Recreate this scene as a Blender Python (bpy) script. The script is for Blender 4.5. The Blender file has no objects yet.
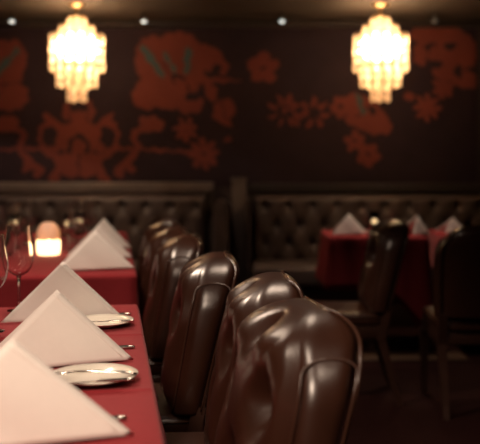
import bpy, bmesh, math, random
import numpy as np
from mathutils import Vector, Matrix
random.seed(7)
rng = np.random.default_rng(11)
PI = math.pi
S = bpy.context.scene
C = S.collection

# ------------------------------------------------------------------ camera
F = 857.0            # focal length in pixels of a 480 px wide frame
EYE = 1.195          # eye height, the horizon crosses the frame at row 168
cd = bpy.data.cameras.new('camera')
cam = bpy.data.objects.new('camera', cd); C.objects.link(cam)
cam.location = (0, 0, EYE); cam.rotation_euler = (PI/2, 0, 0)
cd.sensor_fit = 'HORIZONTAL'; cd.sensor_width = 36.0
cd.lens = F/480*36
cd.shift_y = -54/480
cd.clip_start = 0.02
cd.dof.use_dof = True
cd.dof.focus_distance = 2.15
cd.dof.aperture_fstop = 2.7
S.camera = cam

# ------------------------------------------------------------------ world, lights, exposure
w = bpy.data.worlds.new('world'); S.world = w; w.use_nodes = True
w.node_tree.nodes['Background'].inputs[0].default_value = (1.0, 0.62, 0.42, 1)
w.node_tree.nodes['Background'].inputs[1].default_value = 0.004
def lamp(name, loc, power, radius, cone=None, blend=.1, col=(1.0, 0.76, 0.575)):
    l = bpy.data.lights.new(name, 'SPOT' if cone else 'POINT'); l.energy = power; l.shadow_soft_size = radius; l.color = col
    if cone: l.spot_size = math.radians(cone); l.spot_blend = blend
    o = bpy.data.objects.new(name, l); o.location = loc; C.objects.link(o)
    return o
# unseen downward spots added to light tables and chairs, cones set to limit spill
lamp('added_spot_light', (-0.65, -0.6, 2.32), 205, 0.20, 140, .2)
lamp('added_spot_light', (-0.45, 0.95, 2.36), 52, 0.20, 126, .2)
lamp('added_spot_light', (0.60, 0.60, 2.10), 17, 0.17, 118, .2)
lamp('added_spot_light', (0.10, 2.9, 2.28), 26, 0.20, 98, .2)
lamp('added_spot_light', (-0.95, 3.2, 2.25), 74, 0.15, 112, .2)
lamp('added_wall_light', (-1.9, 6.0, 2.36), 20, 0.06, 103, .06)  # unseen spots added near the wall to brighten bench, rail and lower mural
lamp('added_wall_light', (-0.4, 6.0, 2.40), 9, 0.06, 100, .06)
lamp('added_spot_light', (0.88, 5.50, 2.37), 38, 0.06, 60, .3)  # unseen spot added to brighten the napkins on the small right table
S.view_settings.view_transform = 'Standard'
S.view_settings.look = 'None'
S.view_settings.gamma = 1.0
S.view_settings.use_curve_mapping = False
S.view_settings.exposure = 0.12
try:
    S.cycles.use_denoising = True
    S.cycles.max_bounces = 24; S.cycles.transmission_bounces = 24; S.cycles.transparent_max_bounces = 24
    S.cycles.sample_clamp_indirect = 4.0
    S.cycles.caustics_refractive = False
    S.cycles.caustics_reflective = False
except Exception:
    pass

# ------------------------------------------------------------------ materials
def mat(name, col, rough=0.6, metal=0.0, spec=0.5, noise=0.0, nscale=30.0, bump=0.0, bscale=200.0, trans=0.0, sheen=0.0, ior=1.45, coat=0.0):
    m = bpy.data.materials.new(name); m.use_nodes = True
    nt = m.node_tree; b = nt.nodes['Principled BSDF']
    b.inputs['Base Color'].default_value = (*col, 1)
    b.inputs['Roughness'].default_value = rough
    b.inputs['Metallic'].default_value = metal
    b.inputs['Specular IOR Level'].default_value = spec
    b.inputs['Transmission Weight'].default_value = trans
    b.inputs['IOR'].default_value = ior
    b.inputs['Sheen Weight'].default_value = sheen
    b.inputs['Coat Weight'].default_value = coat
    b.inputs['Coat Roughness'].default_value = 0.18
    tc = nt.nodes.new('ShaderNodeTexCoord')
    if noise > 0:
        n = nt.nodes.new('ShaderNodeTexNoise'); n.inputs['Scale'].default_value = nscale; n.inputs['Detail'].default_value = 5
        r = nt.nodes.new('ShaderNodeMix'); r.data_type = 'RGBA'
        r.inputs[6].default_value = (*[c*(1-noise) for c in col], 1)
        r.inputs[7].default_value = (*[min(1, c*(1+noise)) for c in col], 1)
        nt.links.new(tc.outputs['Object'], n.inputs['Vector'])
        nt.links.new(n.outputs['Fac'], r.inputs[0]); nt.links.new(r.outputs[2], b.inputs['Base Color'])
    if bump > 0:
        n = nt.nodes.new('ShaderNodeTexNoise'); n.inputs['Scale'].default_value = bscale; n.inputs['Detail'].default_value = 3
        bp = nt.nodes.new('ShaderNodeBump'); bp.inputs['Strength'].default_value = bump; bp.inputs['Distance'].default_value = 0.002
        nt.links.new(tc.outputs['Object'], n.inputs['Vector'])
        nt.links.new(n.outputs['Fac'], bp.inputs['Height']); nt.links.new(bp.outputs['Normal'], b.inputs['Normal'])
    return m

M_leather = mat('brown_leather', (0.034, 0.0115, 0.0062), 0.30, spec=1.0, noise=0.3, nscale=14, bump=0.10, bscale=260)
M_piping = mat('leather_piping', (0.045, 0.018, 0.011), 0.24, spec=0.7)
M_button = mat('leather_button', (0.034, 0.012, 0.008), 0.28)
M_bench = mat('bench_leather', (0.095, 0.066, 0.058), 0.42, spec=0.4, noise=0.25, nscale=9, bump=0.1)
M_benchbutton = mat('bench_button', (0.03, 0.022, 0.018), 0.45)
M_wood = mat('dark_wood', (0.035, 0.014, 0.009), 0.35, noise=0.4, nscale=20)
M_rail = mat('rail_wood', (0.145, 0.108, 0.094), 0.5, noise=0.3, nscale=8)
M_floor = mat('floor_carpet', (0.020, 0.0060, 0.0050), 0.9, spec=0.08, noise=0.35, nscale=25, bump=0.3)
M_strip = mat('floor_strip', (0.09, 0.05, 0.03), 0.45)
M_ceiling = mat('ceiling_paint', (0.052, 0.034, 0.022), 0.75, noise=0.2, nscale=3)
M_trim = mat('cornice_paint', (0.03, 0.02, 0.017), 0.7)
M_wall = mat('wall_paint', (0.05, 0.03, 0.03), 0.7, noise=0.2, nscale=4)
M_cloth = mat('red_tablecloth', (0.265, 0.022, 0.028), 0.8, spec=0.15, noise=0.10, nscale=40, bump=0.15, bscale=900, sheen=0.06)
M_napkin = mat('white_linen', (0.84, 0.77, 0.72), 0.85, spec=0.2, noise=0.03, nscale=60, bump=0.2, bscale=1100, sheen=0.1)
M_china = mat('white_china', (0.82, 0.76, 0.66), 0.12, spec=0.6)
M_steel = mat('cutlery_steel', (0.80, 0.76, 0.70), 0.16, metal=1.0)
M_brass = mat('lamp_brass', (0.45, 0.30, 0.15), 0.35, metal=1.0)
M_black = mat('spot_housing', (0.03, 0.028, 0.026), 0.5)
M_glass = mat('clear_glass', (1, 1, 1), 0.0, trans=1.0, ior=1.45)
M_wax = mat('candle_wax', (0.9, 0.78, 0.6), 0.5)

def emit(name, col, strength, base=(0.8, 0.7, 0.55)):
    m = mat(name, base, 0.4)
    b = m.node_tree.nodes['Principled BSDF']
    b.inputs['Emission Color'].default_value = (*col, 1); b.inputs['Emission Strength'].default_value = strength
    return m
M_flame = emit('candle_flame', (1.0, 0.62, 0.25), 25)
M_spot = emit('spot_bulb', (0.95, 1.0, 0.95), 1.6)
M_spot_dim = emit('dim_spot_bulb', (0.95, 1.0, 0.95), 0.03, (.1, .1, .1))

# shells of the hanging lamps: thin translucent discs that glow around a frosted globe bulb
def shell_material():
    m = bpy.data.materials.new('capiz_shell'); m.use_nodes = True
    nt = m.node_tree; b = nt.nodes['Principled BSDF']
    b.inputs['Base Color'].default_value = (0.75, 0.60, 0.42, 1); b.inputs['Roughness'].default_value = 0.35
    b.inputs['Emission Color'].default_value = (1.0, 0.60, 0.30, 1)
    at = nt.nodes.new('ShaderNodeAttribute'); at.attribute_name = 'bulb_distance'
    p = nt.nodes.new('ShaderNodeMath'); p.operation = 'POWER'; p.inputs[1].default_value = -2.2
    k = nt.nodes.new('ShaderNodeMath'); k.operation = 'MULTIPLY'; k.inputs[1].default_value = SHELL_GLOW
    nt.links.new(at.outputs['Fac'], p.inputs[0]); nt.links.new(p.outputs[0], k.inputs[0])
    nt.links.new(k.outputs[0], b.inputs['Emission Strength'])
    t = nt.nodes.new('ShaderNodeBsdfTransparent'); t.inputs[0].default_value = (1, .86, .68, 1)
    mx = nt.nodes.new('ShaderNodeMixShader'); mx.inputs[0].default_value = 0.35
    nt.links.new(b.outputs[0], mx.inputs[1]); nt.links.new(t.outputs[0], mx.inputs[2])
    nt.links.new(mx.outputs[0], nt.nodes['Material Output'].inputs[0])
    return m
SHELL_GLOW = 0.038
M_shell = shell_material()
M_globe = emit('globe_bulb', (1.0, 0.74, 0.46), 30)

def frosted():
    m = bpy.data.materials.new('frosted_lit_glass'); m.use_nodes = True
    nt = m.node_tree; nt.nodes.remove(nt.nodes['Principled BSDF'])
    d = nt.nodes.new('ShaderNodeBsdfDiffuse'); d.inputs[0].default_value = (0.85, 0.72, 0.66, 1)
    t = nt.nodes.new('ShaderNodeBsdfTranslucent'); t.inputs[0].default_value = (0.95, 0.78, 0.62, 1)
    mx = nt.nodes.new('ShaderNodeMixShader'); mx.inputs[0].default_value = 0.22
    nt.links.new(d.outputs[0], mx.inputs[1]); nt.links.new(t.outputs[0], mx.inputs[2])
    nt.links.new(mx.outputs[0], nt.nodes['Material Output'].inputs[0])
    return m
M_frost = frosted()
M_glow = emit('lit_candle_cup', (1.0, 0.66, 0.34), 3.2)

# ------------------------------------------------------------------ builders
def mesh(name, V, Fc, m, parent=None, smooth=True, mats=None):
    me = bpy.data.meshes.new(name); me.from_pydata([tuple(v) for v in V], [], Fc); me.update()
    me.materials.append(m)
    if smooth:
        me.polygons.foreach_set('use_smooth', [True]*len(me.polygons))
    o = bpy.data.objects.new(name, me); C.objects.link(o)
    if parent: o.parent = parent
    return o
def fix(o):
    bm = bmesh.new(); bm.from_mesh(o.data); bmesh.ops.remove_doubles(bm, verts=bm.verts, dist=1e-6)
    bmesh.ops.recalc_face_normals(bm, faces=bm.faces); bm.to_mesh(o.data); bm.free(); return o
def tag(o, label, cat, group=None, kind=None):
    o['label'] = label; o['category'] = cat
    if group: o['group'] = group
    if kind: o['kind'] = kind
    return o
def empty(name, loc, rz=0.0):
    o = bpy.data.objects.new(name, None); o.location = loc; o.rotation_euler = (0, 0, rz); o.empty_display_size = 0.1
    C.objects.link(o); return o
def copy_tree(o, parent=None):
    c = o.copy(); C.objects.link(c)
    if parent: c.parent = parent
    for ch in list(o.children): copy_tree(ch, c)
    return c
def box(x0, x1, y0, y1, z0, z1):
    V = [(x, y, z) for z in (z0, z1) for y in (y0, y1) for x in (x0, x1)]
    return V, [(0,2,3,1), (4,5,7,6), (0,1,5,4), (2,6,7,3), (0,4,6,2), (1,3,7,5)]
def bevbox(name, x0, x1, y0, y1, z0, z1, m, parent=None, bev=0.006, seg=2):
    V, Fc = box(x0, x1, y0, y1, z0, z1)
    o = mesh(name, V, Fc, m, parent, smooth=False)
    if bev > 0:
        bm = bmesh.new(); bm.from_mesh(o.data)
        bmesh.ops.bevel(bm, geom=bm.edges[:], offset=bev, segments=seg, affect='EDGES', profile=0.5)
        for f in bm.faces: f.smooth = True
        bm.to_mesh(o.data); bm.free()
        o.data.set_sharp_from_angle(angle=0.9)
    return o
def struct(o):
    o['kind'] = 'structure'; return o
def loft(rings, closed=True, cap0=True, cap1=True):
    V = []; Fc = []; n = len(rings[0])
    for r in rings: V += list(r)
    for i in range(len(rings)-1):
        for j in range(n if closed else n-1):
            k = (j+1) % n
            Fc.append((i*n+j, i*n+k, (i+1)*n+k, (i+1)*n+j))
    if cap0: Fc.append(tuple(range(n-1, -1, -1)))
    if cap1: Fc.append(tuple((len(rings)-1)*n + j for j in range(n)))
    return V, Fc
def lathe(name, prof, m, parent=None, n=32):
    cap0, cap1 = prof[0][0] < .001, prof[-1][0] < .001
    rings = [[(r*math.cos(2*PI*j/n), r*math.sin(2*PI*j/n), z) for j in range(n)] for r, z in prof]
    V, Fc = loft(rings, True, cap0, cap1)
    return fix(mesh(name, V, Fc, m, parent))
def tube_geo(pts, r, n=8, closed=False):
    pts = [Vector(p) for p in pts]; rings = []; N = len(pts)
    up = Vector((0.13, 0.31, 0.94)).normalized(); prev = None
    for i in range(N):
        a = pts[i-1] if i > 0 else (pts[-1] if closed else pts[0]); b = pts[(i+1) % N] if (i < N-1 or closed) else pts[-1]
        t = (b-a).normalized()
        if prev is None:
            u = t.cross(up).normalized()
        else:
            u = (prev - t*prev.dot(t)).normalized()
        prev = u; v = t.cross(u)
        rr = r[i] if hasattr(r, '__len__') else r
        rings.append([tuple(pts[i] + (u*math.cos(2*PI*j/n) + v*math.sin(2*PI*j/n))*rr) for j in range(n)])
    if closed: rings.append(rings[0])
    return loft(rings, True, not closed, not closed)
def tube(name, pts, r, m, parent=None, n=8, closed=False):
    V, Fc = tube_geo(pts, r, n, closed)
    o = mesh(name, V, Fc, m, parent)
    return fix(o)
def ss(a, b, x):
    t = np.clip((x-a)/(b-a), 0, 1); return t*t*(3-2*t)

# ------------------------------------------------------------------ room
XL, XR, YB, YW, CE = -3.3, 2.75, -2.6, 7.2, 2.42
def slab(name, x0, x1, y0, y1, z0, z1, m): return struct(bevbox(name, x0, x1, y0, y1, z0, z1, m, bev=0))
slab('floor', XL-.1, XR+.1, YB-.1, YW+.1, -0.1, 0, M_floor)
slab('ceiling', XL-.1, XR+.1, YB-.1, YW+.1, CE, CE+.1, M_ceiling)
slab('wall_back', XL-.1, XR+.1, YW, YW+.1, 0, CE, M_wall)
slab('wall_left', XL-.1, XL, YB, YW, 0, CE, M_wall)
slab('wall_right', XR, XR+.1, YB, YW, 0, CE, M_wall)
slab('wall_front', XL-.1, XR+.1, YB-.1, YB, 0, CE, M_wall)
# cornice where mural meets ceiling
struct(bevbox('trim_1', XL, XR, YW-.10, YW, CE-.05, CE, M_trim, bev=.012))
# wooden floor strip
struct(bevbox('trim_2', 0.2, 1.42, 5.30, 5.52, 0, 0.012, M_strip, bev=.004))

# mural panel: the painted flowers live in the panel's own vertex mask
def build_mural():
    K = YW/F                                   # one mural unit = one pattern step on the wall
    u0, u1, v0, v1 = -150, 476, 20, 186       # pattern units, v counts down from the ceiling
    nx, ny = 523, 140
    u = np.linspace(u0, u1, nx); v = np.linspace(v0, v1, ny)
    U, Vv = np.meshgrid(u, v)
    # hand-painted edges wander a little
    Uw = U + 0.8*np.sin(Vv*0.55) + 0.6*np.sin(U*0.7+Vv*0.4); Vw = Vv + 0.8*np.sin(U*0.5) + 0.5*np.sin(Vv*0.8-U*0.3)
    red = np.zeros_like(U); teal = np.zeros_like(U)
    def circ(x, y, r, ry=None, rot=0):
        ry = ry or r; c, s_ = math.cos(rot), math.sin(rot)
        dx, dy = Uw-x, Vw-y; a = (dx*c+dy*s_)/r; b = (-dx*s_+dy*c)/ry
        return 1-ss(0.90, 1.10, np.sqrt(a*a+b*b))
    def seg(x0, y0, x1, y1, w0, w1=None):
        w1 = w0 if w1 is None else w1
        dx, dy = x1-x0, y1-y0; t = np.clip(((Uw-x0)*dx+(Vw-y0)*dy)/(dx*dx+dy*dy), 0, 1)
        d = np.hypot(Uw-x0-t*dx, Vw-y0-t*dy); return 1-ss(-0.8, 0.8, d-(w0+(w1-w0)*t))
    def path(pts, w0, w1=None):
        w1 = w0 if w1 is None else w1; o = np.zeros_like(U); n = len(pts)-1
        for i in range(n):
            o = np.maximum(o, seg(*pts[i], *pts[i+1], w0+(w1-w0)*i/n, w0+(w1-w0)*(i+1)/n))
        return o
    def star(x, y, r, n, inner=0.45, rot=0.0, eye=0.0):
        th = np.arctan2(Vw-y, Uw-x)+rot; d = np.hypot(Uw-x, Vw-y)
        R = r*(inner+(1-inner)*np.abs(np.cos(n*th/2))**0.8)
        o = 1-ss(-0.8, 0.8, d-R)
        if eye: o = o*ss(-0.8, 0.8, d-eye)
        return o
    def petals(x, y, r, n, wd, rot=0.0, gap=0.35):
        o = np.zeros_like(U)
        for k in range(n):
            a = rot+2*PI*k/n
            o = np.maximum(o, circ(x+math.cos(a)*r*(0.5+gap/2), y+math.sin(a)*r*(0.5+gap/2), r*(0.5-gap/2)+1, wd, a))
        return o
    def add(*ms):
        nonlocal red
        for m_ in ms: red = np.maximum(red, m_)
    def cut(*ms):
        nonlocal red
        for m_ in ms: red = red*(1-m_)
    # full bloom at left edge
    add(circ(2, 58, 22, 18), circ(14, 60, 13, 20), circ(10, 96, 19, 15), circ(-4, 80, 26, 30), circ(-25, 60, 20), circ(-28, 95, 18))
    cut(seg(-8, 108, 6, 84, 0.6), seg(-6, 86, 24, 82, 0.5))
    teal = np.maximum(teal, seg(-2, 73, 18, 50, 3.2, 2.2))
    # symmetric ornament below the lamp
    for s_ in (-1, 1):
        X = lambda dx: 79+s_*dx
        add(circ(X(27), 136, 14, 17), path([(X(26), 124), (X(33), 115)], 5, 2.4))
        add(path([(X(38), 148), (X(24), 158)], 3, 2.6))
        add(path([(X(22), 156), (X(19), 166), (X(24), 176)], 3.2, 4.2), circ(X(25), 178, 6, 4))
        add(circ(X(8), 160, 7, 8), circ(X(9), 171, 8, 7), circ(X(16), 160, 5, 7, .4*s_))
        add(path([(X(36), 146), (X(44), 149), (X(60), 149), (X(80), 150)], 1.8, 1.4))
        add(path([(X(60), 149), (X(52), 160), (X(50), 166)], 2.4, 3.2), circ(X(51), 168, 6, 4, 0.5*s_))
        add(path([(X(58), 152), (X(44), 164), (X(40), 172)], 2.2, 3.4), circ(X(40), 172, 6, 5, 0.9*s_))
        add(path([(X(60), 148), (X(55), 138), (X(56), 132), (X(68), 128)], 2.6, 3.6), circ(X(73), 124, 13, 8, 0.2*s_))
    add(circ(79, 112, 16, 15), circ(79, 138, 23, 17), circ(79, 122, 8, 7), circ(79, 171, 5, 6))
    for s_ in (-1, 1):
        cut(circ(79+s_*28, 137, 8.5, 10.5))
        cut(path([(79+s_*10, 112), (79+s_*8, 119), (79+s_*12, 124)], .8))
        add(path([(79+s_*20, 128), (79+s_*19, 140), (79+s_*22, 150)], 2.2, 3))
    cut(path([(70, 152), (70, 143), (74, 138), (79, 136.5), (84, 138), (88, 143), (88, 152)], 2.2), circ(79, 107, 10, 5), seg(79, 163, 79, 177, 0.6))
    # great flower right of the ornament
    add(circ(153, 60, 18, 24), circ(178, 48, 22, 16), circ(170, 78, 30, 27), circ(148, 95, 16, 15), circ(186, 68, 20, 18), circ(189, 104, 15, 10), circ(168, 98, 16, 12))
    cut(circ(192, 97, 7, 4.0), circ(172, 113, 7, 4), circ(188, 88, 1, 6), circ(178, 77, 8, 2, 0.3), seg(162, 62, 176, 84, 0.7))
    add(circ(207, 58, 18, 13, 0.4), circ(222, 66, 6, 9, -0.3))
    cut(circ(217, 69, 5, 4.5))
    add(seg(200, 80, 242, 81, 4.2, 0.6), circ(211, 92, 6, 10, -0.4), circ(224, 111, 11, 13, 0.5), seg(226, 122, 232, 128, 4, .6), circ(228, 140, 4, 3))
    cut(seg(222, 100, 226, 120, 0.5))
    for a in ((144, 49, 162, 75, 3.6, 3.0), (164, 54, 176, 72, 2.2, 1.6), (188, 51, 187, 71, 3.4, 2.6)):
        teal = np.maximum(teal, seg(*a))
    add(star(186, 130, 13, 7, 0.35, 0.3, 1.5), star(204, 154, 17, 8, 0.4, 0.1, 1.8), seg(150, 150, 195, 152, 1.4))
    # small single blossom
    add(star(263, 68, 17, 5, 0.6, 0.3, 2.2))
    # trailing sprig
    add(petals(285, 111, 17, 8, 2.1, 0.35, .5), petals(287, 106, 9, 5, 1.8, 0.9, .3), petals(314, 113, 16, 7, 2.5, 0.2, .42), circ(304, 112, 4, 2), circ(296, 122, 5, 2, .8), star(341, 107, 12, 5, 0.6, 0.9, 2.5))
    add(circ(364, 114, 17, 16), circ(374, 122, 15, 13), circ(356, 102, 13, 9), circ(385, 128, 7, 6), circ(352, 120, 7, 6))
    cut(seg(356, 118, 368, 108, 0.7), circ(372, 110, 3, 5))
    teal = np.maximum(teal, 0.8*seg(358, 97, 363, 113, 3.0, 2.0))
    add(star(355, 141, 11, 5, 0.6, 0.4, 2.0), star(368, 155, 13, 5, 0.6, 1.0, 2.6))
    # dim bouquet near right end
    add(circ(424, 34, 14, 11), circ(448, 36, 15, 13), circ(462, 52, 15, 18), circ(442, 56, 14, 12), circ(446, 72, 14, 9), circ(420, 55, 7, 12), circ(466, 80, 14, 9))
    cut(circ(450, 46, 6, 4), circ(437, 64, 6, 4), circ(458, 72, 4, 7))
    add(star(427, 108, 15, 8, 0.4), star(443, 88, 12, 6, 0.5, 0.4), circ(409, 97, 6, 4, -0.4))
    # repeats beyond left edge of view
    add(star(-60, 70, 16, 5, 0.6), circ(-95, 80, 26, 24), star(-60, 150, 15, 8, 0.4), circ(-120, 130, 16, 12))
    red *= (1-teal)
    X = (U-240)*K; Z = EYE+(168-Vv)*K
    me = bpy.data.meshes.new('mural')
    n = nx*ny
    co = np.stack([X.ravel(), np.full(n, YW-.012), Z.ravel()], 1)
    idx = np.arange(n).reshape(ny, nx)
    q = np.stack([idx[:-1, :-1], idx[1:, :-1], idx[1:, 1:], idx[:-1, 1:]], -1).reshape(-1, 4)
    me.from_pydata(co.tolist(), [], q.tolist()); me.update()
    ca = me.color_attributes.new('motif', 'FLOAT_COLOR', 'POINT')
    d = np.zeros((n, 4), np.float32); d[:, 0] = red.ravel(); d[:, 1] = teal.ravel(); d[:, 3] = 1
    ca.data.foreach_set('color', d.ravel())
    m = bpy.data.materials.new('painted_mural'); m.use_nodes = True; nt = m.node_tree; b = nt.nodes['Principled BSDF']
    b.inputs['Roughness'].default_value = 0.75; b.inputs['Specular IOR Level'].default_value = 0.2
    at = nt.nodes.new('ShaderNodeAttribute'); at.attribute_name = 'motif'
    sp = nt.nodes.new('ShaderNodeSeparateColor'); nt.links.new(at.outputs['Color'], sp.inputs[0])
    tc = nt.nodes.new('ShaderNodeTexCoord'); nz = nt.nodes.new('ShaderNodeTexNoise'); nz.inputs['Scale'].default_value = 7; nz.inputs['Detail'].default_value = 6
    nt.links.new(tc.outputs['Object'], nz.inputs['Vector'])
    def mix(fac, a, b_):
        x = nt.nodes.new('ShaderNodeMix'); x.data_type = 'RGBA'
        nt.links.new(fac, x.inputs[0])
        for s_, val in ((6, a), (7, b_)):
            if isinstance(val, tuple): x.inputs[s_].default_value = (*val, 1)
            else: nt.links.new(val, x.inputs[s_])
        return x.outputs[2]
    ground = mix(nz.outputs['Fac'], MURAL_GROUND_A, MURAL_GROUND_B)
    rd = mix(nz.outputs['Fac'], MURAL_RED_A, MURAL_RED_B)
    c = mix(sp.outputs[0], ground, rd); c = mix(sp.outputs[1], c, MURAL_TEAL)
    nt.links.new(c, b.inputs['Base Color'])
    me.materials.append(m)
    o = bpy.data.objects.new('mural', me); C.objects.link(o)
    md = o.modifiers.new('thickness', 'SOLIDIFY'); md.thickness = 0.010; md.offset = -1
    tag(o, 'dark purple wall mural painted with large rust red flowers and scrolls', 'mural', kind='structure')
    return o
MURAL_GROUND_A, MURAL_GROUND_B = (0.026, 0.014, 0.019), (0.040, 0.022, 0.028)
MURAL_RED_A, MURAL_RED_B = (0.150, 0.035, 0.026), (0.200, 0.050, 0.037)
MURAL_TEAL = (0.065, 0.105, 0.108)
build_mural()

def px(x, Y): return (x-240)/F*Y
def pz(y, Y): return EYE+(168-y)/F*Y

# ------------------------------------------------------------------ tufted wall benches
def tuft_field(X, Z, ax, az, z0):
    a = X/ax + (Z-z0)/az; b = X/ax - (Z-z0)/az
    pleat = np.sqrt(np.abs(np.sin(PI*a*0.5)*np.sin(PI*b*0.5)))
    da = np.abs(a-2*np.round(a/2)); db = np.abs(b-2*np.round(b/2))
    r = np.hypot((da+db)*.5*ax, (da-db)*.5*az)
    pit = np.exp(-(r/.031)**2)
    return .25*pleat+.75*(1-pit)
def bench(name, x0, x1, label):
    root = empty(name, ((x0+x1)/2, 7.02, 0))
    hw = (x1-x0)/2; zb, zt = 0.44, 0.975; ax, az = 0.098, 0.150
    nx = int((x1-x0)/0.012); nz = 60
    X, Zg = np.meshgrid(np.linspace(-hw, hw, nx), np.linspace(0, 1, nz))
    Z = zb+(zt-zb)*Zg
    ph = tuft_field(X, Z, ax, az, 0.885)
    roll = np.sqrt(np.clip(1-np.clip((Z-(zt-.05))/.05, 0, 1)**2, 0, 1))
    edge = np.sqrt(np.clip(1-np.clip((np.abs(X)-(hw-.04))/.04, 0, 1)**2, 0, 1))
    Y = 0.02 - (0.078+0.048*ph)*np.minimum(roll, edge) + 0.10*(Z-zb)*0.3
    V = np.stack([X, Y, Z], -1).reshape(-1, 3).tolist()
    Fc = [(i*nx+j, i*nx+j+1, (i+1)*nx+j+1, (i+1)*nx+j) for i in range(nz-1) for j in range(nx-1)]
    # rear sheet makes it a closed pad
    n0 = len(V); V += [(-hw, .12, zb), (hw, .12, zb), (hw, .12, zt), (-hw, .12, zt)]
    bot = list(range(0, nx)); top = [(nz-1)*nx+j for j in range(nx)]; lf = [i*nx for i in range(nz)]; rt = [i*nx+nx-1 for i in range(nz)]
    Fc += [(n0, n0+3, n0+2, n0+1), tuple(bot[::-1]+[n0, n0+1]), tuple(top+[n0+2, n0+3]), tuple(lf+[n0+3, n0]), tuple(rt[::-1]+[n0+1, n0+2])]
    back = fix(mesh('backrest', V, Fc, M_bench, root))
    # buttons sit where the diamond pleats cross
    bt = None
    for row, z in enumerate((0.885, 0.885-az, 0.885-2*az)):
        k = -40
        while k < 40:
            xb = (2*k + (row % 2))*ax
            k += 1
            if abs(xb) > hw-.06: continue
            if bt is None:
                bt = lathe('button', [(0.0005, -.004), (.013, -.003), (.016, .003), (.011, .008), (.0005, .010)], M_benchbutton, back, 12)
                b = bt
            else:
                b = bt.copy(); C.objects.link(b); b.parent = back
            b.location = (xb, 0.02-.078+.03*(z-zb), z); b.rotation_euler = (PI/2, 0, 0)
    seat = bevbox('seat_cushion', -hw, hw, -0.62, 0.0, 0.30, 0.455, M_bench, root, bev=.035, seg=4)
    bevbox('plinth', -hw+.01, hw-.01, -0.55, 0.10, 0.0, 0.30, M_wood, root, bev=.004)
    return root
bL = bench('banquette', -3.2, px(206, 6.98), 'x')
tag(bL, 'tufted brown leather wall bench behind the candlelit table, left of the wooden post', 'bench', 'tufted benches along the mural wall')
bR = bench('banquette', px(252, 6.98), 2.65, 'x')
tag(bR, 'tufted brown leather wall bench behind the small table, right of the wooden post', 'bench', 'tufted benches along the mural wall')
# padded bench ends and the post between them
def bench_end(x0, x1, label, zt):
    w2 = (x1-x0)/2
    prof = [(-w2, 0.0)] + [(-w2, zt-w2)] + [(w2*math.cos(a), zt-w2+w2*math.sin(a)) for a in np.linspace(PI, 0, 13)[1:-1]] + [(w2, zt-w2), (w2, 0.0)]
    rings = [[(x*s_, y, z*(1 if s_ == 1 else 1)) for x, z in prof] for y, s_ in ((-.30, .86), (-.315, .95), (-.30, 1.0), (.14, 1.0))]
    rings = [[(x*s_, y, z) for x, z in prof] for y, s_ in ((-.32, .80), (-.31, .95), (-.29, 1.0), (.14, 1.0))]
    V, Fc = loft(rings)
    o = fix(mesh('bench_end_panel', V, Fc, M_bench)); o.location = ((x0+x1)/2, 7.0, 0)
    o.data.set_sharp_from_angle(angle=0.8)
    tag(o, label, 'bench end', 'rounded bench ends beside the post')
bench_end(px(213.5, 6.8), px(229, 6.8), 'narrow round-topped bench end panel standing left of the wooden post', 0.94)
bench_end(px(247.5, 6.8), px(252, 6.8)-.012, 'slim round-topped bench end panel standing right of the wooden post', 0.95)
post = empty('wooden_post', (px(239, 6.9), 6.9, 0))
bevbox('shaft', -.058, .058, -.05, .05, 0, 1.09, M_rail, post, bev=.008)
bevbox('cap', -.068, .068, -.06, .06, 1.09, 1.115, M_rail, post, bev=.008)
tag(post, 'square wooden post standing between the two tufted wall benches', 'post')
def rail(x0, x1, m, n, zt, zb):
    struct(bevbox(n, x0, x1, 7.02, YW, zb, zt, m, bev=.01))
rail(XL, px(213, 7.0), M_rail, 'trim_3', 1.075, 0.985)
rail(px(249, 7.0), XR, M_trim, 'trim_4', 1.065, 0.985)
for x0, x1, n in ((XL, px(213, 7.0), 'trim_5'), (px(249, 7.0), XR, 'trim_6')):
    struct(bevbox(n, x0, x1, YW-.015, YW, 0.0, 0.985, M_rail, bev=0))

# ------------------------------------------------------------------ capiz lamps
def shell_strand(r, z_top, n, dia, bulb, name='shell_strand'):
    """one hanging string of thin shell discs, joined by its thread; discs face outward (+x)"""
    V = []; Fc = []; dist = []
    m = 10
    step = dia*1.0
    for i in range(n):
        zc = z_top-dia/2-step*i; xo = 0.003*(i % 2)
        tilt = random.uniform(-.10, .10)
        base = len(V)
        for s_ in (-1, 1):
            V.append((r+xo+s_*.0012, 0, zc))
            for j in range(m):
                a = 2*PI*j/m; yy = dia/2*math.cos(a); zz = dia/2*math.sin(a)
                V.append((r+xo+s_*.0007+yy*tilt, yy, zc+zz))
        for j in range(m):
            k = (j+1) % m
            Fc.append((base, base+1+k, base+1+j)); Fc.append((base+m+1, base+m+2+j, base+m+2+k))
            Fc.append((base+1+j, base+1+k, base+m+2+k, base+m+2+j))
    tv, tf = tube_geo([(r+.0015, 0, z_top+.012), (r+.0015, 0, z_top-step*n)], .0012, 4)
    o0 = len(V); V += tv; Fc += [tuple(i+o0 for i in f) for f in tf]
    o = mesh(name, V, Fc, M_shell, smooth=False)
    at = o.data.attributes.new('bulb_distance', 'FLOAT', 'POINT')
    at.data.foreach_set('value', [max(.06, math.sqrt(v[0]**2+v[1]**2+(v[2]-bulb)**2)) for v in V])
    return o
def ring_part(name, r, z, m, parent, t=.004):
    return tube(name, [(r*math.cos(a), r*math.sin(a), z) for a in np.linspace(0, 2*PI, 28, endpoint=False)], t, m, parent, 6, True)
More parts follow.
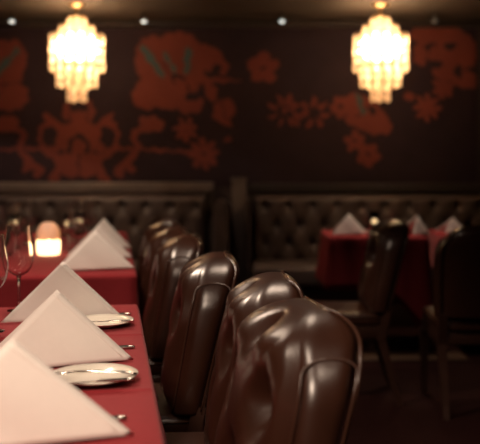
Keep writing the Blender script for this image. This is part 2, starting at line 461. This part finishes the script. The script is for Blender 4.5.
def chandelier(Y):
    root = empty('hanging_lamp', (0, 0, 0))
    u = Y/F                                    # the tiers below are in metres from the ceiling
    lathe('canopy', [(.0005, CE-.028), (.03, CE-.026), (.062, CE-.012), (.066, CE-.0005), (.0005, CE-.0005)], M_brass, root, 20)
    tube('stem', [(0, 0, CE-.02), (0, 0, CE-.13)], .006, M_brass, root)
    z0 = EYE+(168-18.5)*u
    bulb = z0-.215
    tiers = [(.068, z0, 2, 6), (.130, z0-.065, 1, 11), (.200, z0-.130, 4, 16), (.150, z0-.315, 3, 12), (.070, z0-.425, 3, 6)]
    fr = None
    for r, z, n, cnt in tiers:
        g = ring_part('tier_ring', r, z+.006, M_brass, root)
        sp = []
        for k in range(3):
            a = 2*PI*k/3
            V, Fc = tube_geo([(0, 0, z+.006), (r*math.cos(a), r*math.sin(a), z+.006)], .003, 5); sp.append((V, Fc))
        V = []; Fc = []
        for v, f in sp:
            o0 = len(V); V += v; Fc += [tuple(i+o0 for i in q) for q in f]
        mesh('spoke', V, Fc, M_brass, g)
        first = None
        for k in range(cnt):
            if first is None:
                first = shell_strand(r, z, n, .067, bulb); o = first; first.parent = root
            else:
                o = first.copy(); C.objects.link(o); o.parent = root
            o.rotation_euler = (0, 0, 2*PI*(k+.37*(n % 3))/cnt)
    tube('bulb_rod', [(0, 0, CE-.13), (0, 0, bulb+.105)], .005, M_brass, root)
    lathe('globe_bulb', [(.0005, bulb+.105)] + [(.166*math.sin(a), bulb+.105*math.cos(a)) for a in np.linspace(.12, PI-.01, 16)], M_globe, root, 24)
    return root
cl = chandelier(6.4)
cl.location = (px(77, 6.4), 6.4, 0)
tag(cl, 'glowing tiered shell hanging lamp at left, above the scrolled red ornament', 'lamp', 'glowing shell lamps under the ceiling')
cr = copy_tree(cl)
cr.location = (px(380.5, 6.4), 6.4, 0); cr.rotation_euler = (0, 0, .5)
tag(cr, 'glowing tiered shell hanging lamp at right, above the small table with the white napkins', 'lamp', 'glowing shell lamps under the ceiling')

# little ceiling spots along the mural
sp0 = None
for i, (x, lab) in enumerate(((12, 'tiny ceiling spotlight left of the left shell lamp, nearest the left edge'), (144, 'tiny ceiling spotlight above the largest red flower'),
                  (282, 'tiny ceiling spotlight left of the right shell lamp, above the single small blossom'), (435, 'faint tiny ceiling spotlight right of the right shell lamp'))):
    if sp0 is None:
        sp0 = empty('ceiling_spotlight', (0, 0, 0)); s_ = sp0
        lathe('housing', [(.0005, CE-.028), (.026, CE-.030), (.026, CE-.068), (.0225, CE-.068), (.0215, CE-.050), (.0005, CE-.048)], M_black, sp0, 18)
        tube('bracket', [(0, 0, CE), (0, 0, CE-.03)], .008, M_black, sp0)
        lathe('bulb', [(.0005, CE-.082), (.012, CE-.080), (.019, CE-.070), (.019, CE-.058), (.0005, CE-.054)], M_spot, sp0, 14)
    else:
        s_ = copy_tree(sp0)
    s_.location = (px(x, 6.75), 6.75, 0) if i < 3 else (px(x, 6.75), 6.75, 0)
    if i == 3:
        for ch in s_.children:
            if ch.name.startswith('bulb'):
                ch.data = ch.data.copy(); ch.data.materials[0] = M_spot_dim
    tag(s_, lab, 'spotlight', 'tiny spotlights along the ceiling edge')

# ------------------------------------------------------------------ the dining row
A = math.radians(8.5)
EP = Vector((math.cos(A), math.sin(A), 0)); ER = Vector((-math.sin(A), math.cos(A), 0))
def rowp(p, r, z=0.0): return EP*p + ER*r + Vector((0, 0, z))
def to_row(x, y): return (x*math.cos(A)+y*math.sin(A), -x*math.sin(A)+y*math.cos(A))
TZ = 0.75

def table(name, cx, cy, rz, hx, hy, label, group=None):
    root = empty(name, (cx, cy, 0), rz)
    bevbox('tabletop', -hx, hx, -hy, hy, TZ-.034, TZ-.004, M_wood, root, bev=.004)
    bevbox('pedestal_foot', -.22, .22, -.035, .035, 0, .035, M_wood, root, bev=.008)
    bevbox('pedestal_foot', -.035, .035, -.22, .22, 0, .035, M_wood, root, bev=.008)
    bevbox('column', -.04, .04, -.04, .04, .035, TZ-.034, M_wood, root, bev=.006)
    tag(root, label, 'table', group)
    return root
def cloth(name, cx, cy, rz, hx, hy, drop, creases, label, group=None, flare=.16, rip=.016, corner=None, freq=26.0):
    hx += .004; hy += .004
    xs = list(np.linspace(-hx, hx, 25)); ys = list(np.linspace(-hy, hy, max(9, int(hy*2/.05))))
    ys = [y for y in ys if all(abs(y-c) > .02 for c in creases)]
    for c in creases: ys += [c-.007, c-.0025, c, c+.0025, c+.007]
    ys.sort(); nx, ny = len(xs), len(ys)
    V = []; Fc = []
    for y in ys:
        for x in xs:
            z = 0.0
            for c in creases:
                if abs(y-c) < .004: z += .0038*(1-abs(y-c)/.004)
            if abs(x+hx*.05) < .001: z += 0
            V.append((x, y, TZ+z))
    for i in range(ny-1):
        for j in range(nx-1):
            Fc.append((i*nx+j, i*nx+j+1, (i+1)*nx+j+1, (i+1)*nx+j))
    per = [j for j in range(nx)] + [i*nx+nx-1 for i in range(1, ny)] + [(ny-1)*nx+j for j in range(nx-2, -1, -1)] + [i*nx for i in range(ny-2, 0, -1)]
    base = per; n = len(per)
    ph = random.uniform(0, 6)
    L = [0.0]
    for k in range(1, n): L.append(L[-1]+(Vector(V[per[k]])-Vector(V[per[k-1]])).length)
    tot = L[-1]+(Vector(V[per[0]])-Vector(V[per[-1]])).length
    kf = round(freq*tot/(2*PI))*2*PI/tot; kf2 = round(freq*.55*tot/(2*PI))*2*PI/tot
    prev = per
    steps = [(.004, .002), (.008, .010)] + [(None, t) for t in np.linspace(.03, 1, 9)]
    for off, t in steps:
        cur = []
        for k, vi in enumerate(per):
            x, y, _ = V[vi]
            ox = 1 if x > hx-1e-4 else (-1 if x < -hx+1e-4 else 0); oy = 1 if y > hy-1e-4 else (-1 if y < -hy+1e-4 else 0)
            # soften direction near corners
            dx = ox if ox else np.sign(x)*max(0, (abs(x)-(hx-.10))/.10)**2*.8
            dy = oy if oy else np.sign(y)*max(0, (abs(y)-(hy-.10))/.10)**2*.8
            d = Vector((dx, dy, 0)).normalized()
            if off is not None:
                o_, z = off, t
            else:
                dr = drop
                if corner:
                    ccx, ccy, extra, rad = corner
                    q = math.hypot(x-ccx, y-ccy)
                    dr = drop+extra*max(0, 1-q/rad)**1.2
                z = max(.012, t*dr)
                w_ = rip*t*(math.sin(kf*L[k]+ph)+.6*math.sin(kf2*L[k]+2*ph))
                o_ = .008+flare*z*min(1, .35+t*.65)*(.85+.15*math.sin(kf2*L[k])) + w_
                o_ = max(.008, o_)
            cur.append(len(V)); V.append((x+d.x*o_, y+d.y*o_, TZ-z))
        for k in range(n):
            k2 = (k+1) % n
            Fc.append((prev[k], cur[k], cur[k2], prev[k2]))
        prev = cur
    o = fix(mesh(name, V, Fc, M_cloth)); o.location = (cx, cy, 0); o.rotation_euler = (0, 0, rz)
    md = o.modifiers.new('weave', 'SOLIDIFY'); md.thickness = .002; md.offset = 1
    tag(o, label, 'tablecloth', group)
    return o

# near table: right edge at p=.075, far end at r=2.80
PE = 0.072
def table_center(p0, p1, r0, r1): v = rowp((p0+p1)/2, (r0+r1)/2); return v.x, v.y, (p1-p0)/2, (r1-r0)/2
cx, cy, hx, hy = table_center(PE-.80, PE, .95, 2.80)
table('dining_table', cx, cy, A, hx, hy, 'long dining table under the nearest red cloth, beside the leather chairs', 'tables under red cloths')
rc = cy
def crease_r(r): return r-(.95+2.80)/2
cloth('tablecloth', cx, cy, A, hx, hy, .27, [crease_r(2.29), crease_r(1.72)], 'red tablecloth with pressed creases on the nearest table at left front', 'red tablecloths', flare=.17)
cx2, cy2, hx2, hy2 = table_center(PE+.018-.80, PE+.018, 3.60, 6.00)
table('dining_table', cx2, cy2, A, hx2, hy2, 'long dining table under the candlelit red cloth, in front of the left bench', 'tables under red cloths')
cloth('tablecloth', cx2, cy2, A, hx2, hy2, .19, [-0.25], 'red tablecloth on the second table back at left, under the lit candle', 'red tablecloths', rip=.006, flare=.05)

# ------------------------------------------------------------------ napkins
def napkin(name, loc, rz, label, group, H=.165, B=.172, spread=.085, seed=0):
    """folded triangle standing like a tent: a sloping ridge, two layers each side, open at the back"""
    rg = random.Random(seed)
    a = Vector((0, 0, H)); b = Vector((B, 0, .0015)); c = Vector((-B*.96, -spread, .0015)); d = Vector((-B*.96, spread, .0015))
    N = 18; V = []; Fc = []
    def side(c, s_, off, trim):
        # triangular grid a-b-c, rows from ridge (a,b) to c
        idx = {}
        nrm = (b-a).cross(c-a).normalized()*s_
        for i in range(N+1):
            for j in range(N+1-i):
                u, v = i/N, j/N
                p = a*(1-u-v) + c*u + b*v
                if trim:
                    g = a*.30+b*.35+c*.35
                    p = g+(p-g)*trim
                bulge = .0055*math.sin(PI*min(1, 2.2*u))*math.sin(PI*(.15+.7*v)) + .0035*math.sin(5*u+3*v+seed)*u
                p = p + nrm*(bulge+off)
                p.z = max(.0012, p.z)
                idx[i, j] = len(V); V.append(p)
        for i in range(N):
            for j in range(N-i):
                Fc.append((idx[i, j], idx[i+1, j], idx[i, j+1]))
                if j < N-i-1: Fc.append((idx[i+1, j], idx[i+1, j+1], idx[i, j+1]))
    side(c, -1, 0, None); side(d, 1, 0, None)
    o = fix(mesh(name, V, Fc, M_napkin))
    # outer fold layer, a hand's width shorter along the ridge
    md = o.modifiers.new('layers', 'SOLIDIFY'); md.thickness = .0035; md.offset = -1
    V2, F2 = [], []
    o.location = loc; o.rotation_euler = (0, 0, rz)
    tag(o, label, 'napkin', group)
    # the hem of the top layer runs just inside the ridge
    pts = []
    for s_ in (0,):
        nrm = (b-a).cross(c-a).normalized()*-1
        for t in np.linspace(0.03, .93, 14):
            p = a*(1-t)+b*t; p = p+(c-b*.5-a*.5).normalized()*.016 + nrm*.0015
            pts.append(p)
    h = tube('hem', pts, .0011, M_napkin, o, 6)
    return o
G_N = 'white napkins folded into standing triangles'
def put_napkin(pxa, Y, rz, label, dx=0.0, **kw):
    return napkin('folded_napkin', (px(pxa, Y), Y, TZ+.0050), rz, label, G_N, **kw)
put_napkin(13, 1.386, A-.02, 'white folded napkin nearest the camera, its tip cut off by the bottom edge', B=.195, seed=1)
put_napkin(57, 1.937, A+.03, 'white folded napkin on the near table between the two side plates', seed=2)
put_napkin(63, 2.525, A-.06, 'white folded napkin at the far end of the near table, beside the tall wine glasses', seed=3)
put_napkin(95, 3.73, A, 'white folded napkin at the front edge of the candlelit table', seed=4)
put_napkin(99, 4.17, A+.05, 'white folded napkin second from the front on the candlelit table', seed=5, B=.165)
put_napkin(104, 4.72, A-.05, 'white folded napkin farthest back on the candlelit table, its apex rising behind the others', seed=6, B=.15)

# ------------------------------------------------------------------ plates and cutlery
plate0 = None
def plate(x, Y, label):
    global plate0
    if plate0 is None:
        prof = [(.0005, .004), (.050, .004), (.058, .007), (.074, .013), (.090, .0165), (.0915, .0155), (.090, .0140), (.074, .0095), (.060, .003), (.052, 0.0), (.0005, 0.0)]
        plate0 = lathe('side_plate', prof, M_china, None, 48); o = plate0
    else:
        o = plate0.copy(); C.objects.link(o)
    o.location = (x, Y, TZ+.003)
    return tag(o, label, 'plate', 'white side plates by the napkins')
plate(px(94, 1.78), 1.78, 'white side plate between the two nearest napkins, a fork and butter knife laid over it')
plate(px(101, 2.41), 2.41, 'white side plate between the second and third napkins')
plate(px(108, 4.44), 4.44, 'white side plate among the napkins on the candlelit table')

def flat_util(name, prof, m, parent=None, th=.0016, bend=None):
    """prof: list of (x, halfwidth); bend(x)->z"""
    rings = []
    for x, hw, t in prof:
        z = bend(x) if bend else 0
        rings.append([(x, -hw, z), (x, -hw*.6, z+t), (x, 0, z+t*1.3), (x, hw*.6, z+t), (x, hw, z), (x, hw*.6, z-t*.6), (x, -hw*.6, z-t*.6)])
    V, Fc = loft(rings)
    return fix(mesh(name, V, Fc, m, parent))
knife0 = None
G_C = 'steel cutlery of the place settings'
def knife(x, Y, rz, z, label, scale=1.0, rx=0):
    """handle end at the origin, blade towards -x"""
    global knife0
    if knife0 is None:
        knife0 = empty('table_knife', (0, 0, 0))
        flat_util('handle', [(0, .003, .002), (-.004, .0075, .0035), (-.02, .0085, .0042), (-.07, .0065, .004), (-.098, .005, .0035), (-.102, .006, .0035)], M_steel, knife0)
        flat_util('blade', [(-.101, .0045, .002), (-.11, .008, .0014), (-.15, .0095, .0011), (-.20, .0085, .0009), (-.222, .0035, .0007), (-.226, .001, .0004)], M_steel, knife0)
        o = knife0
    else: o = copy_tree(knife0)
    o.location = (x, Y, z); o.rotation_euler = (rx, 0, rz); o.scale = (scale,)*3
    return tag(o, label, 'knife', G_C)
fork0 = None
def fork(x, Y, rz, z, label):
    global fork0
    if fork0 is None:
        fork0 = empty('table_fork', (0, 0, 0))
        bend = lambda x: .006*math.sin(PI*min(1, max(0, -x/.20)))
        flat_util('handle', [(0, .003, .0015), (-.004, .009, .0024), (-.03, .0085, .0026), (-.09, .004, .0024), (-.125, .0035, .0024)], M_steel, fork0, bend=bend)
        h = flat_util('head', [(-.124, .0035, .0022), (-.135, .010, .0018), (-.15, .0125, .0015), (-.160, .0125, .0013)], M_steel, fork0, bend=bend)
        for k in range(4):
            yy = -.0105+.007*k
            tn = flat_util('tine', [(-.158, .0022, .0012), (-.185, .0018, .0011), (-.205, .001, .0007)], M_steel, fork0, bend=bend)
            tn.location = (0, yy, 0); tn.parent = h
        o = fork0
    else: o = copy_tree(fork0)
    o.location = (x, Y, z); o.rotation_euler = (0, 0, rz)
    return tag(o, label, 'fork', G_C)
zc = TZ+.0060
def at_px(x, y, z):                    # point where the sight line through a pixel meets height z
    Y = F*(EYE-z)/(y-168); return px(x, Y), Y
for (x, y, lab) in ((127, 418, 'steel knife behind the nearest napkin, handle end showing at the table edge'),
                    (135, 347, 'steel knife behind the middle napkin of the near table, handle end showing'),
                    (131, 314, 'steel knife behind the far napkin of the near table, handle end showing')):
    X_, Y_ = at_px(x, y, zc); knife(X_, Y_, A, zc, lab)
X_, Y_ = at_px(137, 374, TZ+.021); fork(X_, Y_, A-.07, TZ+.022, 'steel fork lying over the near side plate, handle towards the table edge')
X_, Y_ = at_px(134, 380, TZ+.021); knife(X_, Y_, A+.10, TZ+.0228, 'small steel butter knife lying across the near side plate', .72)
X_, Y_ = at_px(134, 321.5, TZ+.021); knife(X_, Y_, A-.04, TZ+.0228, 'small steel butter knife lying across the far side plate', .72)

# ------------------------------------------------------------------ wine glasses
glass0 = None
def wine_glass(x, Y, label, group='empty wine glasses', s_=1.0, z=TZ+.003):
    global glass0
    if glass0 is None:
        glass0 = empty('wine_glass', (0, 0, 0))
        key = [(.0005, .108), (.012, .1095), (.028, .120), (.040, .140), (.0455, .165), (.0445, .195), (.039, .230), (.035, .262)]
        out = []
        for a in range(len(key)-1):                         # smooth curve through the key points
            p0, p1, p2, p3 = key[max(0, a-1)], key[a], key[a+1], key[min(len(key)-1, a+2)]
            for t in np.linspace(0, 1, 8)[:-1]:
                out.append(tuple(.5*((2*p1[q])+(-p0[q]+p2[q])*t+(2*p0[q]-5*p1[q]+4*p2[q]-p3[q])*t*t+(-p0[q]+3*p1[q]-3*p2[q]+p3[q])*t**3) for q in (0, 1)))
        out.append(key[-1])
        inn = []
        for k_, (r_, z_) in enumerate(out):
            a_ = out[max(0, k_-1)]; b_ = out[min(len(out)-1, k_+1)]
            tx, tz = b_[0]-a_[0], b_[1]-a_[1]; ln = math.hypot(tx, tz)
            inn.append((max(.0005, r_-.0011*tz/ln), z_+.0011*tx/ln))
        lathe('bowl', out+inn[::-1], M_glass, glass0, 56).data.set_sharp_from_angle(angle=0.8)
        lathe('stem', [(.0005, .1080), (.008, .106), (.0048, .098), (.0038, .07), (.0038, .03), (.006, .012), (.012, .006), (.0005, .0055)], M_glass, glass0, 20)
        lathe('foot', [(.0005, .0055), (.012, .0054), (.025, .0032), (.036, .0018), (.0365, .0008), (.036, 0), (.0005, 0)], M_glass, glass0, 40)
        o = glass0
    else: o = copy_tree(glass0)
    o.location = (x, Y, z); o.scale = (s_,)*3
    return tag(o, label, 'wine glass', group)
wine_glass(px(19, 2.66), 2.66, 'tall empty wine glass standing behind the far napkin of the near table')
wine_glass(px(-9, 2.32), 2.32, 'wine glass cut off by the left edge, in front of the tall empty glass')
for x, Y, s_, lab in ((3, 4.35, .95, 'blurred wine glass on the candlelit table at the left edge of the photo'),
                  (17, 4.75, 1.0, 'blurred wine glass left of the candle, its bowl above the tall near glass'),
                  (30, 5.0, 1.0, 'blurred wine glass just left of the lit candle'),
                  (69, 4.50, .95, 'blurred wine glass right beside the lit candle on its right'),
                  (73, 5.26, 1.0, 'blurred wine glass behind the one beside the candle'),
                  (81, 5.02, 1.0, 'blurred wine glass close left of the napkins on the candlelit table'),
                  (90, 5.22, .95, 'blurred wine glass rising behind the left slope of the far napkins')):
    wine_glass(px(x, Y), Y, lab, s_=s_)

# ------------------------------------------------------------------ candle lights
def candle(x, Y, R, H, power, label):
    root = empty('candle_holder', (x, Y, TZ+.003))
    lathe('cup', [(.0005, 0), (R*.86, 0), (R*.95, .006), (R, H*.18), (R, H*.45), (R*.97, H*.45), (R*.97, H*.18), (R*.9, .010), (.0005, .008)], M_glow, root, 32)
    lathe('dome', [(R*1.0, H*.46), (R*1.0, H*.60), (R*.90, H*.78), (R*.62, H*.95), (R*.36, H), (R*.34, H*.985), (R*.60, H*.935), (R*.87, H*.77), (R*.96, H*.60), (R*.96, H*.46)], M_frost, root, 32)
    lathe('candle', [(.0005, .010), (R*.5, .010), (R*.5, H*.30), (.0005, H*.31)], M_wax, root, 20)
    lathe('flame', [(.0005, H*.33), (.007, H*.38), (.008, H*.43), (.004, H*.55), (.0005, H*.64)], M_flame, root, 12)
    l = bpy.data.lights.new('candle_light', 'POINT'); l.energy = power; l.shadow_soft_size = .03; l.color = (1, .55, .22)
    lo = bpy.data.objects.new('candle_light', l); lo.location = (0, 0, H*.36); lo.parent = root; C.objects.link(lo)
    return tag(root, label, 'candle')
M_tea = emit('votive_flame', (1.0, 0.74, 0.46), 150)
votive0 = None
def votive(x, Y, label):
    global votive0
    if votive0 is None:
        votive0 = empty('votive_candle', (0, 0, 0))
        lathe('cup', [(.0005, 0), (.030, 0), (.034, .006), (.036, .020), (.036, .145), (.0345, .145), (.0343, .020), (.0325, .009), (.0005, .007)], M_glass, votive0, 28)
        lathe('candle', [(.0005, .0085), (.026, .0085), (.026, .062), (.022, .064), (.0005, .063)], M_wax, votive0, 18)
        lathe('flame', [(.0005, .070), (.007, .078), (.0085, .088), (.006, .102), (.0005, .120)], M_tea, votive0, 12)
        o = votive0
    else: o = copy_tree(votive0)
    o.location = (x, Y, TZ+.003)
    return tag(o, label, 'candle', 'votive candles in clear glasses')
votive(px(66, 5.62), 5.62, 'bright votive candle behind the wine glasses, right of the frosted candle holder')
votive(px(80, 5.75), 5.75, 'votive candle behind the wine glasses, nearest the far napkins')
votive(px(15, 5.65), 5.65, 'votive candle behind the wine glasses, left of the frosted candle holder')
candle(px(48.5, 4.38), 4.38, .060, .165, .5, 'lit candle in a frosted glass holder on the second red table')

# ------------------------------------------------------------------ chairs
CH = dict(W=.222, D=.066, ZB=.47, ZT=.922, LEAN=.205, R=.145)
def chair_back():
    W, D, ZB, ZT, LEAN, R = (CH[k] for k in ('W', 'D', 'ZB', 'ZT', 'LEAN', 'R'))
    RT = .050
    zs = list(np.linspace(ZB, ZT-R, 34)) + [ZT-R+R*math.sin(a) for a in np.linspace(0, PI/2, 26)[1:]]
    def wz(z):
        if z <= ZT-R: return W-.012*((ZT-R-z)/(ZT-R-ZB))
        q = (z-(ZT-R))/R; return W-.165*(1-math.sqrt(max(0, 1-q*q)))
    def dz(z):
        base = D*(.80+.26*(z-ZB)/(ZT-ZB))
        if z <= ZT-RT: return base
        q = (z-(ZT-RT))/RT; return base*math.sqrt(max(.0, 1-q*q*.97))
    def yc(z): return LEAN*(z-ZB) + .10*max(0, z-ZB-.25)**1.5
    n = 128; ex = 4.0
    rings = []
    ax, az = .115, .150; zbtn = ZT-.170
    for z in zs:
        w_, d_ = wz(z), dz(z); ring = []
        for k in range(n):
            th = 2*PI*(k+.5)/n
            c, s_ = math.cos(th), math.sin(th)
            # even spacing along a box-like section
            m_ = max(abs(c), abs(s_)); bx, by = c/m_, s_/m_
            rr = (abs(bx)**ex+abs(by)**ex)**(-1/ex)
            x, y = bx*rr*w_, by*rr*d_
            if by < -.95:                                   # front face: dome and button tufting
                fx = max(0, 1-abs(x/w_)**4)
                fz = float(ss(0, 1, (ZT-z)/.07))*float(ss(0, 1, (z-ZB)/.05))
                a = (x/ax+1+(z-zbtn)/az)*.5; b = (x/ax+1-(z-zbtn)/az)*.5
                pil = math.sqrt(abs(math.sin(PI*a)*math.sin(PI*b)))
                da = 2*abs(a-round(a)); db = 2*abs(b-round(b))
                rr_ = math.hypot((da+db)*.5*ax, (da-db)*.5*az)
                up = (abs(abs(x)-ax) if z > zbtn else 9)
                y -= fx*fz*(.036-.078*math.exp(-(rr_/.038)**2)+.008*pil-.009*math.exp(-(up/.010)**2))
            elif by > .95:                                  # back: gentle crown
                y += .012*(1-abs(x/w_)**3)*float(ss(0, 1, (ZT-z)/.08))
            elif abs(bx) > .95:                             # sides: soft belly between the pipings
                x += math.copysign(.020*max(0, 1-(y/d_)**2)*max(0, 1-((z-ZB-.17)/.22)**2), x)
            ring.append((x, y+yc(z), z))
        rings.append(ring)
    V, Fc = loft(rings)
    pip = {}
    def side_pt(z, s_, f): return (s_*(wz(z)*.985+.000), f*dz(z)*.93+yc(z), z)
    zz = [z for z in zs if z < ZT-.002]
    def outline(f):
        L = [side_pt(z, -1, f) for z in zz]; Rr = [side_pt(z, 1, f) for z in zz[::-1]]
        return L+Rr
    # inverted-U piping on each side panel
    def panel(s_):
        zt = ZT-.070
        zl = list(np.linspace(ZB+.01, zt-.02, 16))
        bl = lambda z, f: .020*(1-f*f)*max(0, 1-((z-ZB-.17)/.22)**2)
        fr = [(s_*(wz(z)*.985+.001+bl(z, .78)), -.78*dz(z)+yc(z), z) for z in zl]
        bk = [(s_*(wz(z)*.985+.001+bl(z, .78)), .78*dz(z)+yc(z), z) for z in zl]
        arc = []
        for a in np.linspace(PI, 0, 11)[1:-1]:
            z = zt-.02+.022*math.sin(a); arc.append((s_*(wz(z)*.995+.001+bl(z, .78*math.cos(a))), .78*dz(z)*math.cos(a)*-1*-1+yc(z), z))
        return fr+arc+bk[::-1]
    btn = []
    for row in range(4):
        z = zbtn-az*row
        if z < ZB+.03: continue
        for k in range(-3, 4):
            x = (2*k+1+(row % 2))*ax
            if abs(x) < W-.04: btn.append((x, -dz(z)+.031+yc(z), z))
    return V, Fc, outline(.93), panel, btn, side_pt
def make_chair():
    root = empty('dining_chair', (0, 0, 0))
    V, Fc, out_b, panel, btn, sp = chair_back()
    back = fix(mesh('backrest', V, Fc, M_leather, root))
    tube('piping', out_b, .0045, M_piping, back, 6)
    for s_ in (-1, 1): tube('piping', panel(s_), .0030, M_piping, back, 6)
    for b in btn:
        o = lathe('button', [(.0005, .010), (.008, .009), (.012, .004), (.012, -.004), (.0005, -.006)], M_button, back, 12)
        o.location = b; o.rotation_euler = (PI/2, 0, 0)
    # seat: boxed cushion with soft edges
    zs = [(.40, .94), (.405, .98), (.42, 1.0), (.445, 1.0), (.458, .975), (.464, .92), (.467, .80), (.468, .4)]
    rings = []
    for z, k in zs:
        ring = []
        for j in range(56):
            a = 2*PI*j/56; c, s_ = math.cos(a), math.sin(a); m_ = (abs(c)**6+abs(s_)**6)**(-1/6)
            ring.append((c*m_*.212*k, -.18+s_*m_*.225*k, z))
        rings.append(ring)
    V, Fc = loft(rings); seat = fix(mesh('seat', V, Fc, M_leather, root))
    tube('piping', [(math.cos(a)*(abs(math.cos(a))**6+abs(math.sin(a))**6)**(-1/6)*.213, -.18+math.sin(a)*(abs(math.cos(a))**6+abs(math.sin(a))**6)**(-1/6)*.226, .448) for a in np.linspace(0, 2*PI, 56, endpoint=False)], .004, M_piping, seat, 6, True)
    bevbox('seat_frame', -.205, .205, -.395, .03, .335, .402, M_wood, root, bev=.008)
    for sx in (-1, 1):
        rings = []
        for z, h in ((0, .013), (.04, .015), (.30, .021), (.345, .022)):
            x0, y0 = sx*.192, -.372-.012*(1-z/.34)
            rings.append([(x0+h*a, y0+h*b, z) for a, b in ((-1, -1), (1, -1), (1, 1), (-1, 1))])
        V, Fc = loft(rings); o = mesh('leg', V, Fc, M_wood, root, smooth=False)
        rings = []
        for z, h in ((0, .013), (.06, .015), (.34, .021), (.49, .020)):
            y0 = .008+.10*max(0, (.34-z)/.34)**1.5+max(0, z-.34)*.2
            x0 = sx*.190
            rings.append([(x0+h*a, y0+h*b, z) for a, b in ((-1, -1), (1, -1), (1, 1), (-1, 1))])
        V, Fc = loft(rings); o = mesh('leg', V, Fc, M_wood, root, smooth=False)
    return root
chair0 = make_chair()
first = [True]
def chair(x, Y, rz, label, group='leather dining chairs with buttoned backs'):
    o = chair0 if first[0] else copy_tree(chair0)
    first[0] = False
    o.location = (x, Y, 0); o.rotation_euler = (0, 0, rz)
    return tag(o, label, 'chair', group)
# local front is -y; facing -EP means rotating by A - 90 degrees
RZ = A-PI/2
def row_chair(p, r, label, dr=0.0):
    v = rowp(p, r); chair(v.x, v.y, RZ+dr, label)
row_chair(.288, 1.680, 'brown leather chair nearest the camera, buttoned front and thick shiny top edge', .07)
row_chair(.315, 2.16, 'brown leather chair second from the camera, half hidden behind the nearest one', -.11)
row_chair(.236, 2.72, 'brown leather chair third from the camera, slim and glossy beside the near table end', -.10)
row_chair(.203, 3.48, 'blurred leather chair at the candlelit table, nearest of the three there', -.11)
row_chair(.195, 4.00, 'blurred leather chair at the candlelit table, middle of the three there', -.11)
row_chair(.195, 4.54, 'blurred leather chair at the candlelit table, farthest of the three there', -.11)
chair(px(375, 4.5), 4.5, -PI/2-.04, 'dark chair seen from its side, standing in front of the small red table')
chair(px(480, 4.18), 4.18, PI, 'dark chair with its back to the camera, at the right edge')

# ------------------------------------------------------------------ tables by the right bench
tx0, tx1, ty0, ty1 = .59, 1.20, 5.50, 6.12
cxA, cyA = (tx0+tx1)/2, (ty0+ty1)/2; hA, kA = (tx1-tx0)/2, (ty1-ty0)/2
table('side_table', cxA, cyA, 0, hA, kA, 'small square table before the right bench, under the cloth with a hanging corner', 'tables under red cloths')
cloth('tablecloth', cxA, cyA, 0, hA, kA, .33, [], 'red tablecloth on the small right-hand table, its front corner hanging low behind the dark chair', 'red tablecloths',
      flare=.14, rip=.012, corner=(hA, -kA, .32, .28), freq=34)
tx0, tx1 = 1.36, 1.96
cxB, cyB = (tx0+tx1)/2, cyA
table('side_table', cxB, cyB, 0, .30, kA, 'small square table at the right edge, hidden behind the dark chair back', 'tables under red cloths')
cloth('tablecloth', cxB, cyB, 0, .30, kA, .26, [], 'red tablecloth on the table at the right edge, behind the dark chair back', 'red tablecloths', flare=.10, rip=.012, freq=34)
put_napkin(349, 5.72, .0, 'white folded napkin on the left side of the small table by the right bench', seed=7, H=.135, B=.125)
put_napkin(417, 5.74, .5, 'white folded napkin on the right side of the small table by the right bench', seed=8, H=.125, B=.105)
put_napkin(453, 5.90, .2, 'white folded napkin showing just above the dark chair back at the right edge', seed=9, H=.10, B=.105)
wine_glass(px(366, 5.94), 5.94, 'wine glass catching the light above the side-on chair, left of two', s_=.62)
wine_glass(px(392, 5.90), 5.90, 'wine glass catching the light above the side-on chair, right of two', s_=.62)
votive(px(374.5, 5.86), 5.86, 'votive candle glowing above the side-on chair on the small right-hand table')
